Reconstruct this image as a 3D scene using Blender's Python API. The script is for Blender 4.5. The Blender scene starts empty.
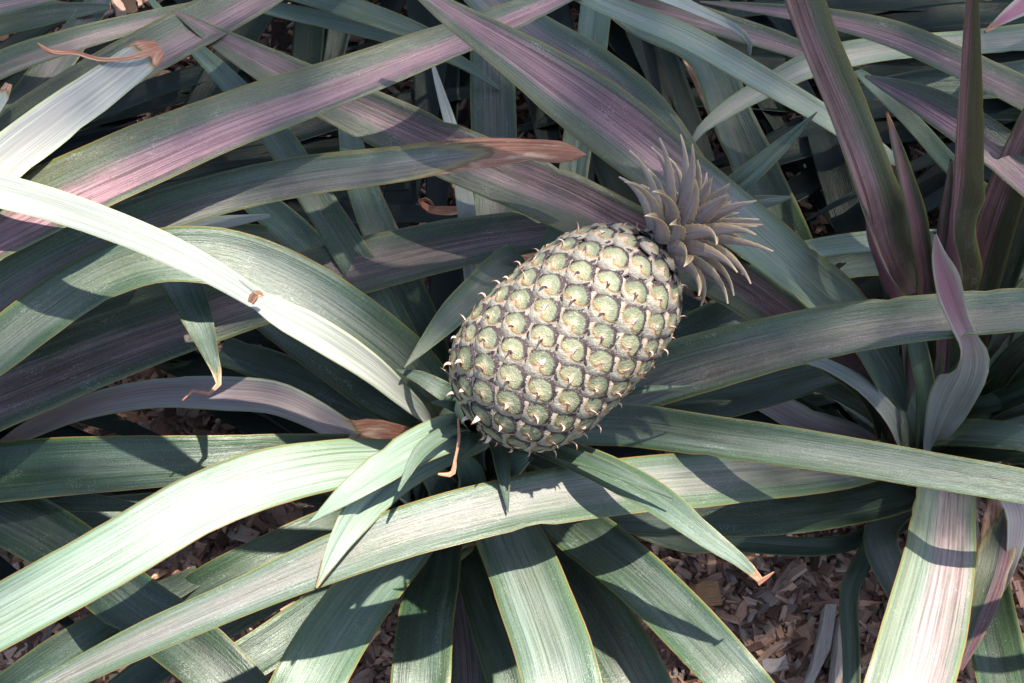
import bpy, bmesh, math, random
import numpy as np
from mathutils import Vector, Matrix, noise
random.seed(7)
S = bpy.context.scene
COL = S.collection

# ------------------------------------------------------------------ camera
PITCH = math.radians(55); FPX = 1479.0; AIM = Vector((0, 0, 0.45)); DIST = 1.0
FWD = Vector((0, math.cos(PITCH), -math.sin(PITCH)))
UPV = Vector((0, math.sin(PITCH), math.cos(PITCH)))
RGT = Vector((1, 0, 0))
CAM = AIM - FWD * DIST
cd = bpy.data.cameras.new('camera'); co = bpy.data.objects.new('camera', cd); COL.objects.link(co)
co.location = CAM; co.rotation_euler = (math.radians(90) - PITCH, 0, 0)
cd.sensor_width = 36; cd.lens = FPX * 36 / 1024; cd.clip_start = 0.01; cd.clip_end = 500
S.camera = co

# ------------------------------------------------------------------ world, sun, exposure
SUN = Vector((0.26, 0.10, 0.96)).normalized()
elev = math.asin(SUN.z)
w = bpy.data.worlds.new("World"); S.world = w; w.use_nodes = True
nt = w.node_tree; bg = nt.nodes['Background']
sky = nt.nodes.new('ShaderNodeTexSky'); sky.sky_type = 'NISHITA'; sky.sun_disc = False
sky.sun_elevation = elev; sky.sun_rotation = math.atan2(SUN.x, SUN.y)
nt.links.new(sky.outputs[0], bg.inputs[0]); bg.inputs[1].default_value = 0.10
sl = bpy.data.lights.new('sun', 'SUN'); so = bpy.data.objects.new('sun', sl); COL.objects.link(so)
sl.energy = 4.1; sl.angle = math.radians(0.8); sl.color = (1.0, 0.965, 0.92)
so.rotation_euler = SUN.to_track_quat('Z', 'Y').to_euler(); so.location = (1, 1, 6)
S.view_settings.view_transform = 'Standard'; S.view_settings.look = 'None'
S.view_settings.exposure = 1.78; S.view_settings.gamma = 1
S.view_settings.use_white_balance = True; S.view_settings.white_balance_temperature = 6950; S.view_settings.white_balance_tint = 6

def P(px, py, h):
    """point at height h (metres) seen at pixel px,py"""
    d = FWD + RGT * ((px - 512) / FPX) + UPV * ((341.5 - py) / FPX)
    return CAM + d * ((h - CAM.z) / d.z)

# ------------------------------------------------------------------ helpers
def tag(o, label=None, cat=None, group=None, kind=None):
    for k, v in (('label', label), ('category', cat), ('group', group), ('kind', kind)):
        if v: o[k] = v
    return o
def empty(name, loc, label, cat, group=None):
    o = bpy.data.objects.new(name, None); COL.objects.link(o); o.location = loc; o.empty_display_size = .05
    return tag(o, label, cat, group)
def link(name, me, mat, parent=None):
    o = bpy.data.objects.new(name, me); COL.objects.link(o)
    if mat: me.materials.append(mat)
    if parent is not None:
        o.parent = parent
        base = parent; off = Vector((0, 0, 0))
        while base is not None: off += base.location; base = base.parent
        o.location = -off           # vertices are written in world coordinates
    return o
def newmat(name):
    m = bpy.data.materials.new(name); m.use_nodes = True
    return m, m.node_tree, m.node_tree.nodes['Principled BSDF']
class N:
    """tiny node graph helper"""
    def __init__(s, t): s.t = t
    def n(s, ty, **kw):
        x = s.t.nodes.new(ty)
        for k, v in kw.items(): setattr(x, k, v)
        return x
    def put(s, sock, v):
        if isinstance(v, bpy.types.NodeSocket): s.t.links.new(v, sock)
        elif v is not None:
            if hasattr(sock.default_value, '__len__') and len(sock.default_value) == 4 and len(v) == 3: v = (*v, 1)
            sock.default_value = v
    def math(s, op, a, b=None, c=None, clamp=False):
        x = s.n('ShaderNodeMath', operation=op, use_clamp=clamp)
        s.put(x.inputs[0], a)
        if b is not None: s.put(x.inputs[1], b)
        if c is not None: s.put(x.inputs[2], c)
        return x.outputs[0]
    def mix(s, f, a, b, mode='MIX'):
        x = s.n('ShaderNodeMix', data_type='RGBA', blend_type=mode)
        s.put(x.inputs[0], f); s.put(x.inputs[6], a); s.put(x.inputs[7], b)
        return x.outputs[2]
    def ramp(s, f, lo, hi, a=0., b=1.):
        x = s.n('ShaderNodeMapRange', interpolation_type='SMOOTHSTEP')
        s.put(x.inputs[0], f); s.put(x.inputs[1], lo); s.put(x.inputs[2], hi); s.put(x.inputs[3], a); s.put(x.inputs[4], b)
        return x.outputs[0]
    def attr(s, name): return s.n('ShaderNodeAttribute', attribute_name=name)
    def noise(s, vec, scale, detail=3, rough=.55):
        x = s.n('ShaderNodeTexNoise'); s.put(x.inputs['Vector'], vec)
        x.inputs['Scale'].default_value = scale; x.inputs['Detail'].default_value = detail; x.inputs['Roughness'].default_value = rough
        return x.outputs['Fac']
    def vec(s, x, y, z):
        c = s.n('ShaderNodeCombineXYZ'); s.put(c.inputs[0], x); s.put(c.inputs[1], y); s.put(c.inputs[2], z); return c.outputs[0]

# ------------------------------------------------------------------ leaf material
def leaf_material():
    m, t, bsdf = newmat('pineapple_leaf'); g = N(t)
    uv = g.n('ShaderNodeUVMap', uv_map='uv').outputs[0]
    sp = g.n('ShaderNodeSeparateXYZ'); g.put(sp.inputs[0], uv); u, v = sp.outputs[0], sp.outputs[1]
    par = g.attr('par'); s2 = g.n('ShaderNodeSeparateXYZ'); g.put(s2.inputs[0], par.outputs['Vector'])
    purp, pale, dry = s2.outputs
    par2 = g.attr('par2'); s3 = g.n('ShaderNodeSeparateXYZ'); g.put(s3.inputs[0], par2.outputs['Vector'])
    under, band, seed = s3.outputs
    seedv = g.math('MULTIPLY', seed, 37.0)
    # streaks run along the leaf: fine across, long along
    st_f = g.noise(g.vec(g.math('MULTIPLY', u, 34.0), g.math('MULTIPLY_ADD', v, 7.0, seedv), seedv), 1.0, 4, .7)
    st_m = g.noise(g.vec(g.math('MULTIPLY', u, 7.0), g.math('MULTIPLY_ADD', v, 5.0, seedv), seedv), 1.0, 3, .6)
    st_l = g.noise(g.vec(g.math('MULTIPLY', u, 2.2), g.math('MULTIPLY_ADD', v, 9.0, seedv), seedv), 1.0, 3, .6)
    grain = g.noise(g.vec(g.math('MULTIPLY', u, 60.0), g.math('MULTIPLY', v, 700.0), seedv), 1.0, 2, .6)
    blot = g.noise(g.vec(g.math('MULTIPLY', u, 3.0), g.math('MULTIPLY_ADD', v, 28.0, seedv), seedv), 1.0, 5, .7)
    green = g.mix(g.ramp(st_m, .35, .65), (.010, .036, .014), (.034, .076, .032))
    blue = g.mix(g.ramp(st_f, .3, .7), (.040, .070, .060), (.138, .172, .162))
    bloom = g.math('MULTIPLY', g.ramp(st_l, .36, .66), g.ramp(st_f, .1, .7, .5, 1.))
    bloom = g.math('ADD', g.math('MULTIPLY', bloom, .70), g.math('MULTIPLY', pale, .50), clamp=True)
    # bloom is worn off near the margins
    edge_d = g.math('SUBTRACT', .5, g.math('ABSOLUTE', g.math('SUBTRACT', u, .5)))
    edge_j = g.math('ADD', edge_d, g.math('MULTIPLY', g.math('SUBTRACT', st_l, .5), .22))
    bloom = g.math('MULTIPLY', bloom, g.ramp(edge_j, .02, .26, .12, 1.))
    c = g.mix(bloom, green, blue)
    painted_shade = g.math('MULTIPLY', g.math('MINIMUM', pale, 0.), -1.0, clamp=True)
    # purple band
    d = g.math('ABSOLUTE', g.math('SUBTRACT', g.math('ADD', u, g.math('MULTIPLY', g.math('SUBTRACT', st_l, .5), .30)), band))
    pm = g.math('MULTIPLY', g.ramp(d, .13, .42, 1., 0.), g.ramp(st_f, .15, .6, .45, 1.))
    pm = g.math('MULTIPLY', pm, g.math('MULTIPLY', purp, g.ramp(blot, .25, .6, .65, 1.2)), clamp=True)
    pc = g.mix(g.math('MULTIPLY', g.math('ADD', bloom, pale), .5), (.085, .020, .036), (.26, .13, .165))
    pc = g.mix(g.ramp(st_f, .3, .72), pc, (.32, .20, .235))
    c = g.mix(pm, c, pc)
    # side opposite the band keeps a bronze green when the leaf is purple
    bz = g.math('MULTIPLY', g.math('MULTIPLY', g.ramp(d, .26, .5), purp), .8)
    c = g.mix(bz, c, g.mix(st_f, (.055, .050, .026), (.16, .145, .095)))
    # waxy scurf flecks and scratches
    fleck = g.ramp(g.math('ADD', g.math('MULTIPLY', blot, .6), g.math('MULTIPLY', grain, .5)), .62, .74)
    c = g.mix(g.math('MULTIPLY', fleck, .35), c, (.42, .42, .40))
    c = g.mix(g.ramp(grain, .3, .7, 0., .16), c, (.28, .30, .27))
    big = g.noise(g.vec(g.math('MULTIPLY', u, 1.2), g.math('MULTIPLY_ADD', v, 5.0, seedv), seedv), 1.0, 4, .6)
    c = g.mix(g.math('MULTIPLY', g.ramp(big, .50, .70), .24), c, g.mix(st_f, (.06, .085, .022), (.17, .17, .09)))
    spot = g.noise(g.vec(g.math('MULTIPLY', u, 6.0), g.math('MULTIPLY', v, 110.0), seedv), 1.0, 3, .6)
    c = g.mix(g.ramp(spot, .70, .76, 0., .8), c, (.16, .085, .05))
    # pale powdery leaves
    c = g.mix(g.math('MULTIPLY', g.math('MULTIPLY', pale, g.math('MAXIMUM', pale, 0.)), g.ramp(st_f, .2, .7, .25, .62)), c, (.34, .40, .345))
    # thin yellow green margin with brown rim
    jit = g.math('MULTIPLY', g.math('SUBTRACT', blot, .5), .05)
    ed = g.math('ADD', edge_d, jit)
    c = g.mix(g.ramp(ed, .010, .07, .50, 0.), c, (.13, .19, .07))
    c = g.mix(g.ramp(ed, .0, .022, .7, 0.), c, (.25, .23, .12))
    c = g.mix(g.ramp(edge_d, .0, .012, .8, 0.), c, (.30, .13, .07))
    # underside
    uc = g.mix(g.ramp(st_f, .3, .7), (.22, .23, .215), (.37, .38, .36))
    uc = g.mix(g.ramp(st_l, .45, .75, 0., .45), uc, (.26, .25, .265))
    uc = g.mix(g.ramp(st_m, .5, .75, 0., .5), uc, (.22, .235, .215))
    uc = g.mix(g.math('MULTIPLY', g.math('MULTIPLY', purp, g.ramp(d, .2, .5, 1., .2)), .9, clamp=True), uc, g.mix(st_f, (.16, .04, .09), (.33, .16, .23)))
    uc = g.mix(g.ramp(ed, .0, .05, .7, 0.), uc, (.33, .34, .20))
    c = g.mix(under, c, uc)
    c = g.mix(g.math('MULTIPLY', painted_shade, 1.1, clamp=True), c, g.mix(st_f, (.006, .015, .011), (.022, .036, .030)))   # deep shade painted into the colour of the low leaves
    # brown dead tissue
    dj = g.math('ADD', dry, g.math('MULTIPLY', g.math('SUBTRACT', blot, .5), .5))
    dj = g.math('SUBTRACT', dj, g.math('MULTIPLY', g.math('MULTIPLY', edge_d, 1.2), g.math('SUBTRACT', 1.2, dry)))
    dj = g.math('ADD', dj, g.math('MULTIPLY', g.math('SUBTRACT', st_m, .5), .55))
    dm = g.math('MULTIPLY', g.ramp(dj, .22, .46), g.math('GREATER_THAN', dry, .02))
    rim = g.math('MULTIPLY', g.math('MULTIPLY', g.ramp(dj, .16, .28), g.ramp(dj, .28, .36, 1., 0.)), g.math('GREATER_THAN', dry, .02))
    halo = g.math('MULTIPLY', g.math('MULTIPLY', g.ramp(dj, -.05, .2), .8), g.math('GREATER_THAN', dry, .02))
    c = g.mix(halo, c, g.mix(st_f, (.20, .15, .07), (.30, .26, .13)))
    c = g.mix(g.math('MULTIPLY', rim, .7), c, (.13, .065, .04))
    dc = g.mix(g.ramp(st_f, .3, .7), (.20, .085, .055), (.44, .25, .18))
    dc = g.mix(g.ramp(blot, .45, .7, 0., .7), dc, (.55, .45, .36))
    c = g.mix(dm, c, dc)
    gm = g.n('ShaderNodeGamma'); g.put(gm.inputs[0], c); gm.inputs[1].default_value = 1.5
    c = g.mix(1., gm.outputs[0], (1.78, 1.76, 1.70), 'MULTIPLY')
    g.put(bsdf.inputs['Base Color'], c)
    rgh = g.math('ADD', g.math('MULTIPLY', g.math('ADD', bloom, under), .14), g.ramp(st_f, .2, .8, .27, .44))
    g.put(bsdf.inputs['Roughness'], rgh)
    g.put(bsdf.inputs['Specular IOR Level'], g.math('MULTIPLY_ADD', painted_shade, -.45, .55))
    b1 = g.n('ShaderNodeBump'); b1.inputs['Strength'].default_value = .55; b1.inputs['Distance'].default_value = .0012
    hgt = g.math('ADD', g.math('MULTIPLY', st_f, .8), g.math('ADD', g.math('MULTIPLY', st_m, .8), g.math('ADD', g.math('MULTIPLY', grain, .32), g.math('MULTIPLY', dm, g.math('MULTIPLY', blot, 1.2)))))
    g.put(b1.inputs['Height'], hgt); g.put(bsdf.inputs['Normal'], b1.outputs[0])
    # a little light comes through the blade
    tr = g.n('ShaderNodeBsdfTranslucent'); g.put(tr.inputs[0], g.mix(.5, c, (.10, .18, .05)))
    ms = g.n('ShaderNodeMixShader'); ms.inputs[0].default_value = .04
    t.links.new(bsdf.outputs[0], ms.inputs[1]); t.links.new(tr.outputs[0], ms.inputs[2])
    t.links.new(ms.outputs[0], t.nodes['Material Output'].inputs[0])
    return m
LEAF = leaf_material()

# ------------------------------------------------------------------ leaf geometry
def catmull(pts, n):
    """pts: list of arrays; n samples per curve, centripetal-ish by chord length"""
    A = np.array(pts, float)
    xyz = A[:, :3]
    d = np.r_[0, np.cumsum(np.linalg.norm(np.diff(xyz, axis=0), axis=1))]
    m = np.zeros_like(A)
    for i in range(len(A)):
        if i == 0: m[i] = (A[1] - A[0]) / (d[1] - d[0])
        elif i == len(A) - 1: m[i] = (A[-1] - A[-2]) / (d[-1] - d[-2])
        else:
            a = (A[i] - A[i-1]) / (d[i] - d[i-1]); b = (A[i+1] - A[i]) / (d[i+1] - d[i])
            wl = (d[i+1] - d[i]); wr = (d[i] - d[i-1])
            m[i] = (a * wl + b * wr) / (wl + wr)
    s = np.linspace(0, d[-1], n); out = np.zeros((n, A.shape[1]))
    for k, x in enumerate(s):
        i = min(max(np.searchsorted(d, x) - 1, 0), len(d) - 2)
        h = d[i+1] - d[i]; q = (x - d[i]) / h
        out[k] = ((2*q**3 - 3*q**2 + 1) * A[i] + (q**3 - 2*q**2 + q) * h * m[i]
                  + (-2*q**3 + 3*q**2) * A[i+1] + (q**3 - q**2) * h * m[i+1])
    return s, out
LC = [0]
def leaf_mesh(rows, s, cup, thick, under, purp, pale, band, seed, kink=0.0, wave=1.0, nu=10):
    """rows: (centre, side, normal, halfwidth, dry)"""
    n = len(rows); V = []; F = []; UV = []; par = []; par2 = []
    nicks = [(random.choice((-1, 1)), random.uniform(0, s[-1]), random.uniform(.002, .007), random.uniform(.03, .12)) for _ in range(random.randint(1, 7))] if wave <= 1.2 else []
    ph = random.random() * 50
    for side in (1, -1):
        for k, row in enumerate(rows):
            c, sd, nm, hw, dry = row[:5]; pmul, padd = row[5:] if len(row) > 5 else (1., 0.)
            sv = s[k]
            for j in range(nu + 1):
                a = -1 + 2 * j / nu
                e1 = noise.noise(Vector((sv * 14 + ph, side * 0, (0 if a < 0 else 9)))) * .045 * wave
                e1 += noise.noise(Vector((sv * 60 + ph, 3, (0 if a < 0 else 9)))) * .018 * wave
                if abs(a) > .75:
                    for (sg, s0, sw, dp) in nicks:
                        if sg * a > 0: e1 -= dp * math.exp(-((sv - s0) / sw) ** 2)
                x = a * hw * (1 + e1 * abs(a))
                z = cup * hw * (abs(a) ** 1.9 - .45) - kink * hw * max(0, 1 - abs(a) * 4)
                z += noise.noise(Vector((sv * 11 + ph, a * 1.6, 5))) * .05 * hw * wave
                z += noise.noise(Vector((sv * 34 + ph, a * 3.1, 8))) * .014 * hw * wave
                th = thick * (1 - abs(a) ** 3) * .5 + .00012
                p = c + sd * x + nm * (z + side * th)
                V.append(p); UV.append(((j / nu), sv)); par.append((purp * pmul, pale + padd, dry))
                par2.append(((1. if (side < 0) != under else 0.), band, seed))
    o2 = n * (nu + 1)
    for k in range(n - 1):
        for j in range(nu):
            a = k * (nu + 1) + j
            F.append((a, a + 1, a + nu + 2, a + nu + 1))
            F.append((o2 + a, o2 + a + nu + 1, o2 + a + nu + 2, o2 + a + 1))
        for j, fl in ((0, 0), (nu, 1)):
            a = k * (nu + 1) + j; q = (a, a + nu + 1, o2 + a + nu + 1, o2 + a)
            F.append(q if not fl else q[::-1])
    me = bpy.data.meshes.new('leaf'); me.from_pydata(V, [], F); me.update()
    uvl = me.uv_layers.new(name='uv')
    vi = np.zeros(len(me.loops), int); me.loops.foreach_get('vertex_index', vi)
    uvl.data.foreach_set('uv', np.array(UV)[vi].ravel())
    for nm, arr in (('par', par), ('par2', par2)):
        at = me.attributes.new(nm, 'FLOAT_VECTOR', 'POINT'); at.data.foreach_set('vector', np.array(arr, float).ravel())
    me.polygons.foreach_set('use_smooth', [True] * len(F))
    return me

def leaf(plant, pts, purp=0., pale=0., band=.5, under=False, cup=.30, base=None, tip=None, thick=.0022,
         label=None, name='leaf', wave=1., kink=0., up=.55, minf=.5, n=None, mat=None):
    """pts: (px, py, height m, width px, roll deg[, dry]); base/tip: world points appended (x,y,z,width m, roll)"""
    A = []
    for p in pts:
        q = P(p[0], p[1], p[2]); roll = p[4] if len(p) > 4 else 0; dry = p[5] if len(p) > 5 else 0
        dist = (q - CAM).dot(FWD)
        A.append([*q, p[3] * dist / FPX, roll, dry, 1.0, p[6] if len(p) > 6 else 1., p[7] if len(p) > 7 else 0.])
    if base is not None: A.insert(0, [*base[:3], base[3], base[4] if len(base) > 4 else A[0][4], 0, 0., A[0][7], A[0][8]])
    if tip is not None: A.append([*tip[:3], tip[3], tip[4] if len(tip) > 4 else A[-1][4], 0, 0., A[-1][7], A[-1][8]])
    lp = pts[-1]
    if tip is None and lp[3] > 9 and not (0 < lp[0] < 1024 and 0 < lp[1] < 683):      # the blade goes on past the frame and narrows to its point
        a, b = Vector(A[-2][:3]), Vector(A[-1][:3]); d = (b - a).normalized(); wl = A[-1][3]
        for f, wf in ((.08, .8), (.16, .45), (.235, 0)):
            q = b + d * f - Vector((0, 0, 1.1 * f * f)); q.z = max(q.z, .012)
            A.append([*q, wl * wf, *A[-1][4:6], 0., *A[-1][7:]])
    L = sum((Vector(A[i+1][:3]) - Vector(A[i][:3])).length for i in range(len(A) - 1))
    n = n or max(14, int(L / .011))
    s, O = catmull(A, n)
    rows = []
    for k in range(n):
        c = Vector(O[k, :3]); T = Vector(O[min(k+1, n-1), :3]) - Vector(O[max(k-1, 0), :3]); T.normalize()
        vd = (CAM - c).normalized()
        nb = (Vector((0, 0, 1)) * up + vd * (1 - up)); nb = nb - T * nb.dot(T); nb.normalize()
        nrm = Matrix.Rotation(math.radians(O[k, 4]), 3, T) @ nb
        sd = T.cross(nrm).normalized()
        im = vd.cross(T); 
        fo = abs(sd.dot(im.normalized())) if im.length > 1e-4 else 1
        fo = max(fo, minf); fo = 1 + (1 / fo - 1) * min(max(O[k, 6], 0), 1)
        rows.append((c, sd, nrm, max(O[k, 3], .0004) * .5 * fo, min(max(O[k, 5], 0), 1), O[k, 7], O[k, 8]))
    LC[0] += 1
    me = leaf_mesh(rows, s, cup, thick, under, purp, pale, band, (LC[0] * .618) % 1.0, kink, wave)
    o = link(name, me, mat or LEAF, plant)
    if label: o['label'] = label
    return o

def arc_leaf(plant, b, az, length, w, e0=70, e1=-20, purp=0., pale=0., band=.5, side_bend=0., under=False, cup=.35, thick=.0022, tipk=.65):
    """free leaf rising from b towards azimuth az, curving over"""
    n = max(14, int(length / .014)); c = Vector(b); rows = []; ss = []
    twist = random.uniform(-18, 18)
    for k in range(n):
        q = k / (n - 1); el = math.radians(e0 + (e1 - e0) * q ** 1.15); a = math.radians(az + side_bend * q)
        T = Vector((math.cos(a) * math.cos(el), math.sin(a) * math.cos(el), math.sin(el)))
        if k: c = c + T * (length / (n - 1))
        sd = Vector((math.sin(a), -math.cos(a), 0)); nm = sd.cross(T).normalized()
        R = Matrix.Rotation(math.radians(twist * q), 3, T); 
        ww = w * (.8 + .2 * min(1, q * 3)) * min(1, ((1 - q) / (1 - tipk)) ** .8 if q > tipk else 1)
        rows.append((c.copy(), R @ sd, R @ nm, max(ww * .5, .0004), 0)); ss.append(q * length)
    LC[0] += 1
    return link('leaf', leaf_mesh(rows, ss, cup, thick, under, purp, pale, band, (LC[0] * .618) % 1.0), LEAF, plant)

# ------------------------------------------------------------------ ground and mulch
def ground_material():
    m, t, b = newmat('soil'); g = N(t); tc = g.n('ShaderNodeTexCoord').outputs['Object']
    n1 = g.noise(tc, 30, 6, .7); n2 = g.noise(tc, 4, 3)
    c = g.mix(n1, (.045, .026, .020), (.13, .08, .06)); c = g.mix(g.ramp(n2, .4, .7, 0, .5), c, (.05, .035, .028))
    g.put(b.inputs['Base Color'], c); b.inputs['Roughness'].default_value = .95
    bp = g.n('ShaderNodeBump'); bp.inputs['Distance'].default_value = .01; g.put(bp.inputs['Height'], n1); g.put(b.inputs['Normal'], bp.outputs[0])
    return m
def build_ground():
    V = []; F = []; n = 60
    xs = [math.copysign(abs(t) ** 4 * 60 + abs(t) * 1.2, t) for t in np.linspace(-1, 1, n)]
    for y in xs:
        for x in xs:
            V.append((x, y, -.006 - .02 * min(1, max(0, abs(x) + abs(y) - 3)) ))
    for i in range(n - 1):
        for j in range(n - 1):
            a = i * n + j; F.append((a, a + 1, a + n + 1, a + n))
    me = bpy.data.meshes.new('ground'); me.from_pydata(V, [], F); me.polygons.foreach_set('use_smooth', [True] * len(F))
    tag(link('ground', me, ground_material()), 'dark soil bed under the wood chip mulch', 'ground', kind='structure')
build_ground()

def chip_material():
    m, t, b = newmat('wood_chip'); g = N(t)
    at = g.attr('tone'); uv = g.n('ShaderNodeUVMap', uv_map='uv').outputs[0]
    sp = g.n('ShaderNodeSeparateXYZ'); g.put(sp.inputs[0], uv)
    st = g.noise(g.vec(g.math('MULTIPLY', sp.outputs[0], 60), g.math('MULTIPLY', sp.outputs[1], 900), 0), 1, 3, .7)
    c = g.mix(g.ramp(st, .3, .7, 0, .65), at.outputs['Color'], g.mix(1., at.outputs['Color'], (.45, .40, .38), 'MULTIPLY'))
    g.put(b.inputs['Base Color'], c); b.inputs['Roughness'].default_value = .9; b.inputs['Specular IOR Level'].default_value = .2
    bp = g.n('ShaderNodeBump'); bp.inputs['Distance'].default_value = .0015; bp.inputs['Strength'].default_value = .8
    g.put(bp.inputs['Height'], st); g.put(b.inputs['Normal'], bp.outputs[0])
    return m
CHIP = chip_material()
TONES = [(.21, .125, .10), (.15, .085, .062), (.25, .17, .135), (.26, .18, .145), (.20, .155, .135), (.10, .055, .042), (.30, .18, .125), (.25, .145, .10), (.15, .10, .082), (.13, .075, .055)]
def chip_into(V, F, C, U, c, l, w_, h, R, tone):
    """one split of wood: tapered, skewed six-sided block with rough ends"""
    i0 = len(V); k = 5; rnd = random.random
    kx = [(-.5 + q / (k - 1)) for q in range(k)]
    bend = random.uniform(-.15, .15) * l
    off = rnd() * 10
    for q, x in enumerate(kx):
        tw = (.78 + .22 * math.sin(math.pi * (q + .6) / (k + .2))) * (1 + random.uniform(-.18, .18))
        for (a, z) in ((-.5, -.5), (.5, -.5), (.5 * random.uniform(.75, 1), .5), (-.5 * random.uniform(.75, 1), .5)):
            p = Vector((x * l + (random.uniform(-.09, .09) * l if q in (0, k-1) else 0), a * w_ * tw + bend * (x * x * 2), z * h * (1 + random.uniform(-.2, .2))))
            V.append(c + R @ p); C.append((*tone, 1)); U.append((x * l + off, a * w_ + z * h))
    for q in range(k - 1):
        a = i0 + q * 4
        for j in range(4):
            F.append((a + j, a + (j + 1) % 4, a + 4 + (j + 1) % 4, a + 4 + j))
    F.append((i0 + 3, i0 + 2, i0 + 1, i0)); e = i0 + (k - 1) * 4; F.append((e, e + 1, e + 2, e + 3))
def chip_mesh(name, V, F, C, U):
    me = bpy.data.meshes.new(name); me.from_pydata(V, [], F)
    ca = me.color_attributes.new('tone', 'FLOAT_COLOR', 'POINT'); ca.data.foreach_set('color', np.array(C, float).ravel())
    uvl = me.uv_layers.new(name='uv'); vi = np.zeros(len(me.loops), int); me.loops.foreach_get('vertex_index', vi)
    uvl.data.foreach_set('uv', np.array(U)[vi].ravel())
    return me
def build_mulch():
    V, F, C, U = [], [], [], []
    for i in range(62000):
        x = random.uniform(-.95, .95); y = random.uniform(-.45, 1.25)
        if i > 24000: x = random.uniform(-.62, .62); y = random.uniform(-.22, .42)
        big = random.random()
        l = random.uniform(.007, .024) if big < .85 else random.uniform(.024, .048)
        w_ = l * random.uniform(.12, .5) if big < .95 else l * .12; h = random.uniform(.001, .0035)
        g0 = -.004
        z = g0 + random.random() * .016 + h * .5
        R = (Matrix.Rotation(random.uniform(0, 6.28), 3, 'Z') @ Matrix.Rotation(random.gauss(0, .32), 3, 'Y') @ Matrix.Rotation(random.gauss(0, .35), 3, 'X'))
        tn = random.choice(TONES); f = random.uniform(1.0, 2.8)
        chip_into(V, F, C, U, Vector((x, y, z)), l, w_, h, R, tuple(q * f for q in tn))
    o = link('wood_chip_mulch', chip_mesh('mulch', V, F, C, U), CHIP)
    tag(o, 'brown wood chip mulch covering the soil between the plants', 'mulch', kind='stuff')
build_mulch()
def lone_chip(px, py, l, w_, h, rz, tone, label, rx=0.15):
    V, F, C, U = [], [], [], []
    c = P(px, py, .022)
    chip_into(V, F, C, U, Vector((0, 0, 0)), l, w_, h, Matrix.Rotation(rz, 3, 'Z') @ Matrix.Rotation(rx, 3, 'X'), tone)
    o = link('wood_chip', chip_mesh('chip', V, F, C, U), CHIP); o.location = c
    tag(o, label, 'wood chip')
lone_chip(707, 593, .024, .024, .006, .1, (.48, .27, .14), 'square orange brown wood chip lying on the mulch beside the broken leaf tip')
lone_chip(822, 648, .085, .012, .008, 1.2, (.46, .40, .37), 'long grey bark splinter on the mulch left of the thin upright green leaf')
lone_chip(838, 655, .075, .010, .008, 1.35, (.50, .42, .38), 'long sunlit wood splinter touching the thin upright green leaf', .5)
lone_chip(775, 665, .024, .014, .006, .2, (.40, .34, .32), 'pale grey block of wood chip near the bottom edge of the mulch patch')
lone_chip(690, 655, .020, .011, .005, .5, (.42, .30, .26), 'small pinkish wood chip beside the broad green leaf at lower right')

# ------------------------------------------------------------------ the plants
def gp(px, py, h=0.0):
    q = P(px, py, h); return Vector((q.x, q.y, h))
mb = gp(455, 500, .06); mb.z = 0
rb = gp(925, 470, .05); rb.z = 0
M = empty('pineapple_plant', mb, 'pineapple plant in the middle carrying the green fruit on its stalk', 'pineapple plant', 'pineapple plants')
Rp = empty('pineapple_plant', rb, 'fruitless pineapple plant right of the fruit with upright purple leaves and one twisted leaf', 'pineapple plant', 'pineapple plants')
Lp = empty('pineapple_plant', (-.85, .22, 0), 'pineapple plant off the left edge sending long purple arching leaves over the top left', 'pineapple plant', 'pineapple plants')
Kp = empty('pineapple_plant', (-.05, 1.15, 0), 'pineapple plant behind the fruit, its pale leaves hanging forward over the top edge', 'pineapple plant', 'pineapple plants')
Qp = empty('pineapple_plant', (.88, .62, 0), 'pineapple plant off the right edge with bronze leaves crossing the top right corner', 'pineapple plant', 'pineapple plants')
Zp = empty('pineapple_plant', (-.62, -.30, 0), 'pineapple plant off the lower left corner with dark green leaves low over the mulch', 'pineapple plant', 'pineapple plants')
def B(pl, dx=0., dy=0., z=.05, w_=.035, roll=0.):
    l = pl.location; return (l.x + dx, l.y + dy, z, w_, roll)

# ---- right plant
# broad purple leaf arching from the right plant over the crown to the top
leaf(Rp, [(913,440,.13,42,10,0,.2,.5),(893,385,.19,40,10,0,.15,.6),(858,328,.27,42,10,0,.1,.65),(800,275,.365,48,8,0,.15,.65),(740,225,.42,54,5,0,.4,.5),(680,180,.445,62,0,0,.9,.1),(620,132,.47,68,-5,0,1),(560,88,.50,60,-5),(500,46,.53,42,-5),(450,14,.55,26,-3),(405,-18,.56,8,0)], purp=1., band=.62, pale=.35, base=B(Rp,0,0,.02), cup=.34, label='broad purple leaf reaching over the crown of the fruit')
leaf(Rp, [(880,400,.14,36),(800,332,.24,44),(730,282,.29,50),(640,240,.325,56),(560,200,.35,58),(460,158,.375,56),(380,122,.39,52),(300,84,.41,42),(230,46,.43,26),(172,10,.45,3)], purp=.75, band=.62, base=B(Rp,-.02,0,.03), cup=.32)
leaf(Rp, [(905,460,.12,34,5),(830,470,.24,44,5),(740,478,.31,52,6),(640,486,.345,56,6),(540,500,.37,56,6),(440,523,.385,53,5),(340,556,.385,48,5),(240,598,.375,38,5),(140,642,.36,34,5),(40,692,.34,24,5)], purp=.32, band=.55, pale=.55, base=B(Rp,-.02,0,.03), cup=.25)
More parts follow.
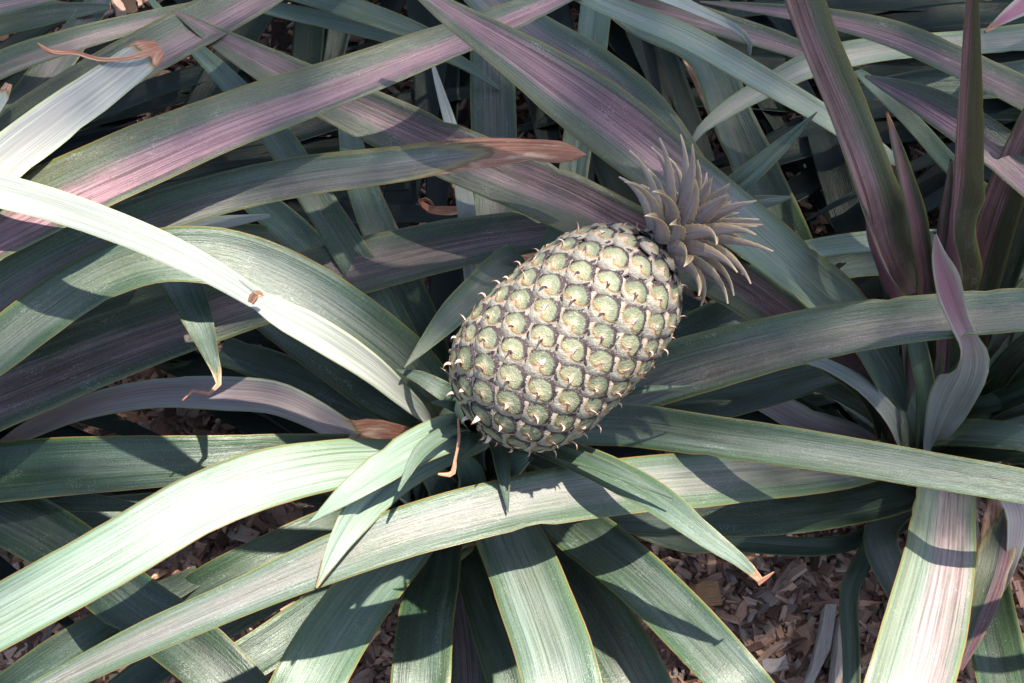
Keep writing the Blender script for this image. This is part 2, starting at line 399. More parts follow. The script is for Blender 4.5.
# big upright purple
leaf(Rp, [(922,400,.16,36,0),(908,300,.30,42,18),(880,215,.42,42,20),(846,120,.50,38,22),(813,40,.57,36,22),(788,-30,.63,32,22),(760,-100,.68,18,24)], purp=1., band=.45, pale=.45, base=B(Rp,0,.01,.02), cup=.55, kink=.25, label='tall upright leaf with a magenta centre')
leaf(Rp, [(900,310,.26,14,40),(880,215,.38,16,40),(850,110,.47,14,40),(826,30,.54,9,40),(812,-15,.57,4,40)], purp=.1, base=B(Rp,-.01,.03,.02), cup=.3)
# slender upright leaves
leaf(Rp, [(942,400,.15,30,0),(952,300,.30,32,18),(962,200,.46,27,18),(967,100,.57,22,18),(971,0,.66,12,0),(973,-50,.70,2,0)], purp=.9, band=.35, base=B(Rp,.01,.02,.02), cup=.7, label='slender upright leaf with purple stripes')
leaf(Rp, [(932,400,.13,22,0),(928,330,.24,22,0),(920,250,.36,19,0),(905,180,.46,15,0),(893,135,.51,8,0),(887,112,.53,2,0,.9)], purp=.9, band=.5, pale=.3, base=B(Rp,0,.03,.02), cup=.5)
leaf(Rp, [(940,380,.13,24,0),(942,290,.26,24,0),(946,215,.36,16,0),(951,160,.43,3,0)], purp=.6, band=.3, base=B(Rp,.01,.03,.02), cup=.6)
leaf(Rp, [(960,380,.12,34,10),(976,290,.24,38,10),(995,220,.34,40,10),(1020,150,.42,34,10),(1060,60,.50,20,10)], purp=.9, band=.35, base=B(Rp,.02,.02,.02), cup=.5)
leaf(Rp, [(965,390,.10,26,10),(1000,285,.22,28,10),(1030,205,.32,24,10),(1070,120,.4,14,10)], purp=.1, base=B(Rp,.03,.02,.02), cup=.5)
leaf(Rp, [(925,330,.20,26,0),(915,260,.26,24,0),(900,190,.32,20,0),(893,150,.35,4,0)], purp=.2, base=B(Rp,-.01,.03,.02), cup=.5)
# twisted one
leaf(Rp, [(938,430,.21,26,0,0,0),(950,402,.255,42,0,0,0),(965,372,.305,42,0,0,.1),(968,345,.35,21,-10,0,.8),(957,318,.385,21,-15,0,1.4),(946,285,.425,27,-15,0,1.6),(938,258,.46,16,-15,0,1.3),(935,233,.49,2,-15,0,1)], purp=.5, band=.5, pale=.3, under=True, base=B(Rp,.01,-.01,.04,.02), cup=.45, label='pale leaf twisted to a purple upright point')
# dark blades fanning right behind
for i, (x1, y1, h1, w1) in enumerate([(1045,330,.28,24),(1050,350,.24,26),(1060,375,.24,24),(1060,395,.2,20),(1050,310,.2,26),(1040,415,.16,22),(1030,285,.22,22)]):
    leaf(Rp, [(945,440,.08+.008*i,24,5),(985,395+(y1-330)*.35,.16,w1,5),(x1,y1,h1,w1*.8,5),(x1+70,y1-45,h1+.02,6,5)], purp=.25 if i % 3 == 0 else 0, base=B(Rp,.02,.01,.02), cup=.5)
leaf(Rp, [(928,438,.13,24,0),(975,434,.18,28,0),(1030,440,.2,28,0),(1100,455,.18,22,0)], pale=.6, base=B(Rp,0,0,.05), cup=.4)
leaf(Rp, [(935,456,.10,26,0),(985,455,.14,26,0),(1040,452,.17,24,0),(1110,455,.17,16,0)], pale=.25, base=B(Rp,0,0,.05), cup=.4)
leaf(Rp, [(945,414,.13,16,0),(985,405,.17,18,0),(1040,392,.2,16,0)], pale=.1, base=B(Rp,.01,.01,.05), cup=.4)
# pale sheaths and narrow arching leaves left of its heart
leaf(Rp, [(903,445,.13,17,20),(885,410,.19,16,20),(860,385,.22,15,20),(825,365,.235,12,20),(760,350,.22,6,20)], under=True, base=B(Rp,-.01,0,.03,.02), cup=.3)
leaf(Rp, [(925,430,.16,20,-10),(926,395,.20,20,-10),(918,350,.24,20,-10),(905,300,.27,16,-10)], pale=.5, base=B(Rp,0,0,.05,.02), cup=.4)
leaf(Rp, [(890,430,.07,24,0),(850,395,.12,26,0),(800,375,.14,22,0),(740,365,.13,10,0)], pale=.15, base=B(Rp,-.02,0,.02,.02), cup=.4)
leaf(Rp, [(870,445,.07,22,0),(810,425,.11,30,0),(755,398,.12,22,0),(700,390,.11,8,0)], under=True, purp=.3, base=B(Rp,-.02,0,.02,.02), cup=.4)
leaf(Rp, [(890,435,.05,22,0),(860,410,.08,16,0),(835,395,.09,10,0)], under=True, base=B(Rp,-.02,0,.02,.02), cup=.4)
# blue grey leaves running left below the long green one
leaf(Rp, [(915,490,.10,36,8),(850,506,.17,42,10),(780,516,.21,40,10),(700,520,.22,36,10),(640,522,.22,24,10),(560,522,.20,6,10)], pale=.15, base=B(Rp,-.02,-.01,.03), cup=.3)
leaf(Rp, [(900,512,.06,14,0),(840,545,.10,18,0),(740,543,.12,20,0),(660,535,.13,18,0),(590,522,.13,8,0)], base=B(Rp,-.02,-.02,.02,.02), cup=.4)
leaf(Rp, [(905,520,.06,18,0),(870,550,.10,20,0),(850,590,.10,19,0),(851,650,.09,18,0),(852,720,.07,16,0)], base=B(Rp,-.02,-.03,.02,.02), cup=.5, label='thin dark leaf standing upright across the mulch')
leaf(Rp, [(915,500,.08,20,0),(880,545,.12,34,0),(900,590,.10,30,0),(930,640,.06,20,0)], purp=.2, base=B(Rp,-.02,-.02,.02,.02), cup=.4)
# broad front leaf, pink and green, in the sun
leaf(Rp, [(945,470,.20,52,-8),(942,520,.27,62,-10),(936,570,.31,72,-10),(922,630,.325,80,-10),(903,700,.33,84,-8),(880,770,.31,80,-8)], purp=.85, band=.34, pale=.75, base=B(Rp,0,-.02,.03), cup=.38, label='broad sunlit leaf with a pink stripe hanging towards the viewer')
leaf(Rp, [(1002,488,.22,26,15,1),(1002,520,.24,34,15,.5),(992,570,.24,36,15,.05),(975,620,.22,30,15,0),(958,668,.19,10,15,0)], purp=.8, band=.15, base=B(Rp,.03,-.01,.04,.02), cup=.35, label='green leaf with a brown dead base')
leaf(Rp, [(975,480,.20,22,0),(965,520,.22,24,0),(972,560,.2,22,0),(965,610,.16,16,0)], pale=.6, under=True, base=B(Rp,.02,-.01,.04,.02), cup=.4)
leaf(Rp, [(1000,485,.24,20,0),(1018,520,.26,22,0),(1012,560,.24,12,0),(1004,590,.2,2,0)], under=True, purp=.3, base=B(Rp,.03,-.01,.04,.02), cup=.3)
leaf(Rp, [(985,560,.12,36,0),(990,620,.15,50,0),(1005,690,.16,52,0)], purp=.1, base=B(Rp,.03,-.03,.02,.02), cup=.4)
leaf(Rp, [(1000,500,.14,30,0),(1035,545,.17,34,0),(1080,600,.16,34,0)], purp=.1, base=B(Rp,.03,-.01,.02,.02), cup=.4)
leaf(Rp, [(995,470,.12,26,0),(1050,495,.16,30,0),(1100,520,.16,30,0)], purp=.1, base=B(Rp,.03,-.01,.02,.02), cup=.4)

# ---- middle plant: long leaves
leaf(M, [(500,425,.22,36,0),(560,425,.28,42,0),(640,427,.325,43,2),(720,438,.355,41,4),(820,452,.375,39,4),(920,469,.385,37,4),(1040,490,.385,34,4),(1180,520,.36,20,4)], pale=.35, purp=.12, base=B(M,.01,.02,.04), cup=.25, label='long straight green leaf running from under the fruit to the right edge')
leaf(M, [(540,415,.22,40,0),(610,393,.29,54,0),(690,367,.335,60,3),(780,343,.362,54,4),(870,325,.372,50,5),(960,315,.368,45,5),(1040,309,.36,42,5),(1180,300,.32,22,5)], pale=.25, purp=.35, band=.6, base=B(M,.02,.03,.04), cup=.25, label='wide blue green leaf crossing in front of the right plant')
leaf(M, [(450,425,.22,36,0),(420,380,.30,54,0),(360,328,.355,60,0),(290,284,.385,60,0),(220,258,.40,58,0),(160,257,.405,54,0),(100,277,.395,50,0),(40,316,.38,50,0),(-25,366,.36,46,0),(-120,440,.31,20,0)], pale=.45, purp=.15, base=B(M,-.01,.03,.04), cup=.25, label='long green leaf arching over to the left edge')
leaf(M, [(432,424,.26,10,0),(410,403,.32,18,0),(365,365,.385,28,0),(310,330,.43,32,0),(278,313,.445,29,8),(259,302,.452,21,12),(246,293,.456,22,0),(200,266,.465,27,0),(100,222,.475,32,0),(0,192,.475,34,0),(-120,170,.46,30,0),(-240,170,.42,6,0)], under=True, base=B(M,-.01,.02,.10,.012), cup=.35, pale=1., label='long white backed leaf with a dried crease in the middle')
leaf(M, [(430,455,.22,34,0),(375,462,.29,44,0),(330,466,.32,50,0),(270,478,.34,58,2),(200,505,.35,62,3),(130,545,.35,63,4),(60,585,.34,63,4),(-20,630,.32,60,4),(-140,700,.26,30,4)], pale=1., purp=.12, base=B(M,-.01,.0,.04), cup=.22, label='wide pale green leaf lit by the sun at lower left')
leaf(M, [(420,452,.14,34,0),(350,454,.20,38,0),(280,456,.23,42,0),(200,461,.245,48,0),(100,466,.245,56,0),(0,474,.235,60,0),(-100,486,.21,50,0),(-200,505,.17,20,0)], pale=.05, base=B(M,-.02,0,.04), cup=.35, label='dark blue green leaf lying level across the left')
leaf(M, [(400,434,.19,18,0,1),(372,432,.20,26,0,.9),(352,434,.205,26,0,.4),(320,418,.21,28,0),(280,400,.215,33,0),(220,394,.21,34,0),(150,395,.19,29,0),(85,408,.16,24,0),(30,430,.12,18,0),(-10,450,.08,5,0)], under=True, purp=.35, pale=.2, cup=.3, base=B(M,-.01,.02,.09,.02), label='grey arching leaf with a brown dry base')
# leaves of the middle plant toward the viewer
leaf(M, [(490,505,.19,54,0),(510,540,.29,66,0),(535,600,.335,74,0),(556,660,.35,78,0),(572,730,.345,80,0)], pale=.65, purp=.15, base=B(M,.0,-.01,.04), cup=.25)
leaf(M, [(445,520,.14,40,0),(436,570,.19,48,0),(426,620,.22,56,0),(420,690,.225,60,0),(416,760,.21,56,0)], pale=.05, base=B(M,-.01,-.02,.03), cup=.35)
leaf(M, [(430,520,.16,40,0),(395,560,.23,54,0),(350,615,.27,64,0),(310,680,.285,70,0),(275,750,.27,66,0)], pale=.6, base=B(M,-.02,-.01,.04), cup=.3)
leaf(M, [(500,500,.13,46,0),(550,550,.20,58,0),(600,620,.235,64,0),(640,690,.24,64,0),(670,760,.22,58,0)], pale=.05, purp=.15, base=B(M,.01,-.01,.03), cup=.3)
leaf(M, [(515,490,.14,44,0),(590,540,.24,54,0),(650,590,.29,56,0),(700,640,.305,56,0),(745,690,.305,54,0),(800,760,.25,44,0)], pale=.4, purp=.1, base=B(M,.02,-.01,.04), cup=.3)
leaf(M, [(450,540,.07,26,0),(460,600,.10,36,0),(468,660,.115,42,0),(470,720,.11,38,0)], purp=.5, pale=.1, base=B(M,0,-.02,.02,.02), cup=.3)
leaf(M, [(462,545,.09,26,0),(480,600,.13,34,0),(505,680,.15,38,0),(520,740,.14,32,0)], pale=.0, base=B(M,0,-.02,.02,.02), cup=.3)
leaf(M, [(415,540,.10,34,0),(350,590,.15,42,0),(280,640,.17,44,0),(200,692,.17,42,0)], base=B(M,-.02,-.01,.03,.03), cup=.35)
leaf(M, [(410,530,.08,30,0),(330,560,.13,38,0),(250,605,.145,40,0),(180,650,.145,36,0),(110,700,.13,30,0)], base=B(M,-.02,-.01,.03,.03), cup=.35)
leaf(M, [(420,550,.08,30,0),(350,620,.12,40,0),(290,690,.13,40,0)], base=B(M,-.02,-.02,.02,.03), cup=.35)
leaf(M, [(410,505,.11,32,0),(340,525,.155,40,0),(270,556,.165,42,0),(200,590,.155,38,0),(150,620,.14,26,0),(110,650,.12,6,0)], pale=.0, base=B(M,-.02,-.01,.03,.03), cup=.3)
# leaves of the middle plant reaching back
leaf(M, [(440,420,.15,30,0),(405,350,.23,36,0),(370,285,.28,36,0),(320,205,.32,34,0),(275,135,.345,30,0),(230,83,.355,22,0),(185,38,.36,13,0),(140,-12,.355,4,0)], pale=.35, base=B(M,-.01,.03,.04), cup=.3)
leaf(M, [(470,400,.15,34,0),(490,300,.24,40,0),(495,200,.28,45,0),(493,100,.30,45,0),(490,0,.30,38,0),(488,-100,.28,16,0)], pale=.3, purp=.3, base=B(M,.01,.04,.04), cup=.3)
leaf(M, [(490,400,.15,30,0),(535,300,.27,32,0),(566,215,.335,30,0),(578,140,.36,30,0),(590,60,.375,32,0),(598,-10,.375,30,0),(605,-80,.36,16,0)], pale=.45, base=B(M,.01,.04,.04), cup=.4, kink=.2)
leaf(M, [(480,350,.2,22,0),(470,240,.29,20,0),(452,130,.335,13,0),(440,90,.345,8,0),(430,55,.35,2,0)], under=True, base=B(M,.01,.04,.04,.02), cup=.3)
leaf(M, [(440,410,.10,30,0),(400,350,.17,36,0),(350,290,.20,36,0),(290,230,.21,34,0),(230,180,.2,26,0)], pale=.1, base=B(M,-.01,.03,.03), cup=.3)
leaf(M, [(445,400,.09,30,0),(420,320,.17,36,0),(385,245,.21,36,0),(360,180,.22,30,0),(345,110,.21,16,0)], pale=.0, base=B(M,-.01,.03,.03), cup=.3)
leaf(M, [(430,430,.09,34,0),(370,390,.15,42,0),(310,345,.18,42,0),(250,300,.19,36,0),(200,260,.18,20,0)], pale=.0, base=B(M,-.02,.02,.03), cup=.3)
leaf(M, [(430,440,.07,34,0),(360,405,.11,40,0),(290,375,.13,36,0),(220,350,.13,30,0)], pale=.0, base=B(M,-.02,.02,.03), cup=.3)
leaf(M, [(500,400,.08,34,0),(560,330,.15,38,0),(600,280,.18,36,0),(650,230,.19,30,0),(700,180,.18,16,0)], base=B(M,.02,.04,.03), cup=.3)
leaf(M, [(520,420,.10,40,0),(600,395,.17,46,0),(680,345,.21,46,0),(740,310,.22,40,0),(800,280,.21,24,0)], base=B(M,.02,.03,.03), cup=.3)
leaf(M, [(520,430,.09,40,0),(620,420,.14,44,0),(720,400,.17,42,0),(820,375,.17,30,0),(900,350,.15,10,0)], base=B(M,.02,.03,.03), cup=.3)
leaf(M, [(520,470,.10,36,0),(600,500,.14,40,0),(680,560,.13,22,0),(640,590,.12,14,0)][:2] + [(700,545,.13,18,0),(760,535,.11,6,0)], base=B(M,.02,0,.03), cup=.3)
leaf(M, [(540,500,.08,10,0),(600,560,.06,10,0)], base=B(M,.02,-.01,.03,.02), cup=.3)
# green leaf from left across under the arch to behind the fruit
leaf(Lp, [(-60,416,.27,78,0),(20,384,.275,74,0),(100,352,.28,68,0),(200,316,.285,64,0),(300,283,.29,58,0),(400,257,.295,54,0),(480,240,.30,48,0),(560,229,.30,36,0),(620,222,.30,10,0)], purp=.55, band=.55, pale=.12, base=B(Lp,.05,-.05,.08,.05), cup=.2, label='wide dull green leaf passing behind the fruit')

# ---- left plant
leaf(Lp, [(-40,245,.43,64,-4),(60,196,.45,66,-5),(150,155,.46,62,-5),(250,115,.47,54,-5),(340,83,.475,47,-5),(420,53,.475,38,-5),(500,22,.47,30,-5),(580,-12,.46,16,-5),(640,-40,.45,3,-5)], purp=1., band=.62, pale=.35, base=B(Lp,0,0,.05), cup=.28, label='long purple leaf crossing the top left')
leaf(Lp, [(-30,312,.37,50,0),(40,268,.39,50,0),(110,233,.405,44,0,.03),(200,200,.415,41,0,.08),(300,178,.42,40,0,.10),(400,165,.425,36,0,.20),(450,157,.425,33,0,.36),(490,153,.425,29,0,.62),(530,151,.42,22,0,1),(568,153,.418,18,0,1),(580,154,.416,8,0,1),(586,155,.414,1,0,1)], purp=.35, band=.66, pale=.40, base=B(Lp,0,-.02,.05), cup=.25, label='green leaf with a long brown dead tip')
leaf(Lp, [(-60,225,.44,44,0),(0,166,.465,46,0),(60,120,.475,44,0),(110,83,.48,38,0),(140,60,.48,33,0,.02),(150,53,.48,30,0,.7),(160,48,.479,15,10,1)], under=True, purp=.1, pale=.8, base=B(Lp,.02,.02,.05), cup=.35, label='white backed leaf broken off at a brown torn tip')
leaf(Lp, [(152,52,.485,8,0,1),(128,58,.487,4,0,1),(100,60,.49,4,30,1),(75,53,.495,4,0,1),(50,52,.50,4,40,1),(37,43,.51,1.5,0,1)], cup=.5, name='leaf', label='dry brown thread curling from the torn tip', wave=3, thick=.001)
leaf(Lp, [(-60,195,.40,40,0),(0,145,.42,46,0),(70,97,.435,46,0),(140,58,.44,46,0),(200,25,.44,44,0),(260,-8,.435,40,0),(340,-50,.42,16,0)], purp=.7, band=.65, pale=.15, base=B(Lp,.02,.03,.05), cup=.3)
leaf(Lp, [(-60,100,.34,24,0),(0,66,.36,26,0),(70,42,.375,24,0),(150,20,.38,18,0),(230,0,.38,8,0),(260,-8,.38,2,0)], purp=.5, band=.65, pale=.3, base=B(Lp,0,.1,.05), cup=.3)
leaf(Lp, [(-50,40,.33,26,0),(0,24,.34,26,0),(60,13,.345,20,0),(110,7,.345,6,0)], purp=.1, base=B(Lp,0,.15,.05), cup=.3)
leaf(Lp, [(-40,15,.37,26,0),(0,6,.38,18,0),(60,-4,.385,8,0)], purp=.8, pale=.5, base=B(Lp,0,.2,.05), cup=.3)
leaf(Lp, [(-80,215,.28,30,0),(-10,150,.31,36,0),(40,85,.33,34,0),(80,30,.34,28,0),(108,-12,.34,18,0)], purp=.35, pale=.1, base=B(Lp,.03,.05,.05), cup=.3)
leaf(Lp, [(-30,130,.44,10,0),(0,102,.455,14,0),(9,84,.46,7,0,.8)], under=True, base=B(Lp,.0,.05,.1,.02), cup=.4)
leaf(Lp, [(-60,300,.31,40,0),(30,272,.33,44,0),(110,243,.34,34,0),(200,226,.34,18,0),(270,216,.335,4,0)], under=True, base=B(Lp,.03,.0,.05), cup=.25)
leaf(Lp, [(-60,330,.32,44,0),(10,290,.33,40,0),(90,255,.335,28,0)], purp=.2, base=B(Lp,.03,.0,.05), cup=.25)
leaf(Lp, [(-40,370,.18,40,0),(60,335,.21,40,0),(150,300,.22,34,0),(240,262,.22,20,0)], base=B(Lp,.03,.0,.05), cup=.3)
# hanging leaf tip under the arch, brown and curled at the end
leaf(Zp, [(120,235,.28,30,0),(160,262,.345,38,0),(183,288,.36,39,0),(200,325,.35,28,0),(213,365,.335,13,0),(219,385,.33,6,0,.9),(212,393,.33,4,0,1),(190,393,.335,3,0,1),(182,400,.335,1.5,0,1)], cup=.35, pale=.1, base=(-.36,.40,.10,.02,0), label='green leaf tip hanging down with a curled brown end') if False else None
leaf(M, [(170,238,.33,26,0),(172,262,.355,36,0),(184,290,.36,38,0),(200,325,.355,28,0),(213,362,.34,13,0),(219,384,.335,6,0,.9),(213,393,.335,4,0,1),(190,392,.34,3,0,1),(182,401,.34,1.5,0,1)], cup=.35, pale=.1, base=(-.22,.28,.22,.02,0), label='green leaf tip hanging down with a curled brown end')

# ---- back plant
leaf(Kp, [(520,-40,.46,20,0),(600,2,.455,22,0),(682,36,.45,24,0),(760,79,.44,25,0),(820,114,.43,21,0),(862,141,.425,20,0),(884,156,.422,17,0),(897,163,.42,9,0,.3),(902,166,.42,1,0,.9)], pale=.9, purp=.25, band=.4, base=B(Kp,.0,0,.1), cup=.35, label='narrow pale leaf crossing the top right')
leaf(Kp, [(600,-30,.38,14,0),(660,-6,.40,14,0),(705,14,.41,10,0),(737,30,.40,8,20),(750,44,.385,6,40),(750,54,.375,2,60)], under=True, base=B(Kp,.05,0,.1), cup=.4)
leaf(Kp, [(560,-20,.36,20,0),(640,2,.375,24,0),(720,25,.375,24,0),(790,47,.365,20,0),(860,75,.345,8,0)], purp=.7, band=.6, pale=.2, base=B(Kp,.05,0,.1), cup=.3)
leaf(Kp, [(200,-14,.33,14,0),(270,8,.345,15,0),(342,24,.345,17,0),(410,42,.34,16,0),(460,62,.325,12,0),(500,90,.30,3,0)], pale=.75, base=B(Kp,-.1,0,.1), cup=.3)
leaf(Kp, [(250,-20,.36,20,0),(320,-2,.365,22,0),(390,22,.36,20,0),(450,45,.35,12,0)], pale=.35, base=B(Kp,-.1,0,.1), cup=.3)
leaf(Kp, [(470,-20,.37,40,-5),(530,34,.385,46,-5),(590,74,.39,54,-5),(640,118,.385,58,-5),(680,168,.37,50,-5),(720,215,.34,34,-5),(770,270,.27,14,-5)], purp=.6, band=.55, pale=.4, base=B(Kp,.0,0,.1), cup=.3)
leaf(Kp, [(640,20,.23,34,0),(705,55,.26,38,0),(735,125,.25,42,0),(765,190,.22,44,0),(800,260,.17,36,0),(830,330,.1,16,0)], purp=.1, base=B(Kp,.1,0,.1), cup=.3)
leaf(Kp, [(700,80,.22,14,20,.9),(728,140,.22,14,20,1),(760,200,.20,12,20,.9),(795,250,.15,8,20,1)], purp=.1, base=B(Kp,.1,0,.1,.02), cup=.3)
# ---- off right plant
leaf(Qp, [(1100,140,.42,36,0),(1030,98,.445,32,0),(960,64,.45,30,0),(890,34,.45,26,0),(835,20,.445,20,0),(770,10,.43,12,0),(700,2,.41,2,0)], purp=.75, band=.4, base=B(Qp,0,0,.1), cup=.3, label='bronze and purple leaf along the top right edge')
leaf(Qp, [(1100,240,.38,42,0),(1040,185,.405,42,0),(985,140,.415,40,0),(930,105,.415,32,0),(885,84,.41,14,0),(865,76,.405,2,0)], purp=.85, band=.35, base=B(Qp,0,0,.1), cup=.3)
leaf(Qp, [(1010,215,.24,24,0),(950,165,.335,18,0),(905,115,.36,16,0),(870,82,.365,12,0),(845,62,.36,3,0)], pale=.35, base=B(Qp,-.05,0,.1), cup=.3)
leaf(Qp, [(1010,40,.34,26,0),(950,45,.36,24,0),(880,50,.37,25,0),(820,62,.37,26,0),(765,88,.365,22,0),(720,115,.355,15,0),(697,135,.35,8,0),(688,152,.345,2,0,.8)], pale=.7, purp=.4, base=B(Qp,-.05,.1,.1), cup=.35, label='pale narrow leaf drooping to a point beside the crown')
leaf(Qp, [(1080,-30,.42,26,0),(1030,2,.42,22,0),(1005,18,.415,12,0),(985,32,.41,3,0,.9)], under=True, purp=1., base=B(Qp,0,.1,.1), cup=.4)
leaf(Qp, [(1100,60,.3,34,0),(1000,82,.33,34,0),(920,85,.33,28,0),(840,95,.32,14,0)], pale=.1, base=B(Qp,0,.05,.1), cup=.3)
leaf(Qp, [(1080,245,.2,22,0),(980,244,.24,24,0),(890,241,.25,22,0),(810,250,.25,20,0),(750,263,.245,16,0),(700,275,.24,8,0)], pale=.95, base=B(Qp,-.05,-.1,.08), cup=.35, label='pale leaf running level behind the right plant')
leaf(Qp, [(1080,280,.14,34,0),(960,262,.17,36,0),(860,262,.18,32,0),(760,290,.16,20,0)], pale=.1, base=B(Qp,-.05,-.15,.05), cup=.35)

# ---- lower left plant
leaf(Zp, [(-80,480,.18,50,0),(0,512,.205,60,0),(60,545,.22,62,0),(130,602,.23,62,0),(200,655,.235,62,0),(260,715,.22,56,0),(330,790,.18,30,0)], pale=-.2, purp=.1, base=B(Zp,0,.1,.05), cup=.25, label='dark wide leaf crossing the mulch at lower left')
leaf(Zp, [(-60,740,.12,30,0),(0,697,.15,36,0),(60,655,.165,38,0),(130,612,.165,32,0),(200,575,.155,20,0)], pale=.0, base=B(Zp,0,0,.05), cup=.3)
leaf(Zp, [(-60,500,.19,26,0),(20,500,.205,24,0),(80,502,.205,20,0),(140,508,.2,8,0)], base=B(Zp,0,.15,.05), cup=.3)
leaf(Zp, [(-50,535,.10,40,0),(30,530,.12,40,0),(110,515,.12,36,0),(200,500,.11,20,0)], base=B(Zp,0,.15,.05), cup=.3)

# ---- small leaves under the fruit (middle plant)
leaf(M, [(478,428,.35,28,0),(452,434,.38,38,5),(415,450,.40,38,8),(370,478,.41,30,8),(335,503,.41,16,5),(309,523,.405,1,0)], pale=.95, purp=0., base=(mb.x+.02,mb.y+.02,.25,.02,0), cup=.35, kink=.2, label='short bright leaf fanning left from the fruit base')
leaf(M, [(480,440,.33,22,-10),(440,455,.365,30,-10),(395,480,.385,34,-14),(358,515,.395,34,-16),(335,550,.395,20,-18),(316,588,.39,2,-18,.5)], pale=1., purp=0., base=(mb.x+.02,mb.y+.01,.22,.02,0), cup=.4, kink=.3)
leaf(M, [(470,425,.34,16,0),(440,425,.36,20,0),(400,455,.40,12,0),(372,505,.405,2,0)][:1] + [(448,432,.395,14,0),(418,455,.42,14,0),(398,492,.425,2,0)], pale=.7, cup=.5)
leaf(M, [(495,432,.36,16,0),(500,450,.38,19,0),(504,478,.385,13,0),(508,512,.38,1,0)], pale=.05, cup=.45, label='small dark pointed leaf hanging below the fruit')
leaf(M, [(515,435,.33,14,-6),(560,452,.365,26,-8),(610,474,.385,32,-8),(660,502,.395,32,-8),(710,540,.395,22,-8),(748,568,.39,11,-8,.05),(756,576,.388,9,0,1),(762,582,.385,6,30,1)], pale=.55, base=(mb.x+.04,mb.y+.02,.22,.02,0), cup=.35, label='leaf pointing right with a broken brown tip')
leaf(M, [(758,583,.385,6,0,1),(766,578,.39,4,0,1),(774,572,.395,1.5,0,1)], cup=.3, thick=.001, wave=3, label='folded brown tip')
leaf(M, [(520,440,.34,10,4),(570,455,.385,16,6),(620,474,.405,12,6),(674,499,.41,1,6)], pale=.4, cup=.5)
leaf(M, [(510,262,.30,24,0),(480,288,.34,30,0),(450,318,.36,27,0),(425,345,.365,14,0),(404,368,.365,1,0)], pale=.4, purp=.2, cup=.35, base=(.02,.06,.22,.02,0))
leaf(M, [(470,405,.33,24,0),(445,392,.345,20,0),(420,378,.35,14,0),(396,370,.35,2,0)], pale=.1, cup=.35)
leaf(M, [(465,412,.36,14,0),(448,405,.375,10,0),(432,402,.38,2,0)], pale=.2, cup=.35)
leaf(M, [(600,398,.36,10,0),(640,390,.385,8,0),(694,386,.39,1,0)], pale=.5, cup=.3)
leaf(M, [(478,432,.375,12,0),(470,446,.385,10,0),(462,458,.385,1,0)], pale=.2, cup=.4)
leaf(M, [(655,240,.34,18,0),(720,198,.41,24,4),(760,165,.435,20,4),(790,138,.445,12,4),(817,112,.455,1,4)], pale=.45, cup=.35, kink=.25, base=(.06,.08,.28,.02,0), label='narrow green leaf pointing up past the crown')
leaf(M, [(670,215,.36,14,0),(730,208,.40,18,0),(765,202,.405,14,0),(792,197,.405,2,0)], pale=.5, purp=.2, cup=.35, base=(.06,.08,.30,.02,0))
# pale sheathing leaf bases in the heart
for (a, b_, c_, d_) in [((412,520),(405,500),(400,478),(378,455)),((445,520),(440,500),(432,478),(410,455)),((470,515),(470,495),(465,470),(450,450)),((395,530),(385,515),(370,505),(350,498)),((430,535),(424,515),(412,500),(395,492)),((500,505),(505,490),(515,470),(530,458))]:
    leaf(M, [(*a,.12,44,0),(*b_,.18,38,0),(*c_,.235,26,0),(*d_,.27,6,0)], under=False, pale=.9, base=B(M,0,0,.03,.03), cup=.55)
# thin curled brown strip at the heart
leaf(M, [(458,418,.42,2,0,1),(459,438,.41,3,0,1),(455,460,.40,3,0,1),(452,474,.395,5,40,1),(438,474,.395,2,0,1)], cup=.3, thick=.001, wave=3, label='thin curled brown strip hanging at the heart')
# dry husk at the crease
leaf(M, [(251,303,.462,6,0,1),(254,297,.466,9,20,1),(259,294,.468,7,0,1),(263,296,.465,2,0,1)], cup=.8, thick=.001, wave=4, label='dry brown scab on the crease')
leaf(M, [(258,295,.472,3,0,.5),(248,287,.478,2,0,0),(239,280,.482,.8,0,0)], cup=.3, thick=.0008, under=True)

# ---- low filler foliage, each plant's lower leaves
random.seed(21)
def filler(pl, specs):
    for (az, L, w_, e0, e1, pu, pa) in specs:
        b = pl.location + Vector((math.cos(math.radians(az)) * .015, math.sin(math.radians(az)) * .015, .01 + random.random() * .02))
        arc_leaf(pl, b, az, L, w_, e0, e1, purp=pu, pale=pa, side_bend=random.uniform(-15, 15))
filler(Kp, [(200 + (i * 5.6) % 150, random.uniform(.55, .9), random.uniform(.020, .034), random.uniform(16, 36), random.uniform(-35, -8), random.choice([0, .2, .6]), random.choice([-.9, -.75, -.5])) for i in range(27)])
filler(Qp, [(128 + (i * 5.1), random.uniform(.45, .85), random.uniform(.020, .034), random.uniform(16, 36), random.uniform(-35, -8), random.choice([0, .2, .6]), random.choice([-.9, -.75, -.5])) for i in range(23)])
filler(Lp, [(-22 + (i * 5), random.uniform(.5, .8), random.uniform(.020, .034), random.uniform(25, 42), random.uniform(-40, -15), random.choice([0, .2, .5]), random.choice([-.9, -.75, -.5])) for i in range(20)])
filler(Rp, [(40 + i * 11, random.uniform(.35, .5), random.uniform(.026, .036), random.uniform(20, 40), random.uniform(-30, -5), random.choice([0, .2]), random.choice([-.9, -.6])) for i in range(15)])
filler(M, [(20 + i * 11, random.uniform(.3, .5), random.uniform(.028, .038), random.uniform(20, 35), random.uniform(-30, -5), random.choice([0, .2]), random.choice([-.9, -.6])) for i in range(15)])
filler(Zp, [(120 + i * 50, random.uniform(.4, .6), .04, 50, -30, 0, .1) for i in range(4)])
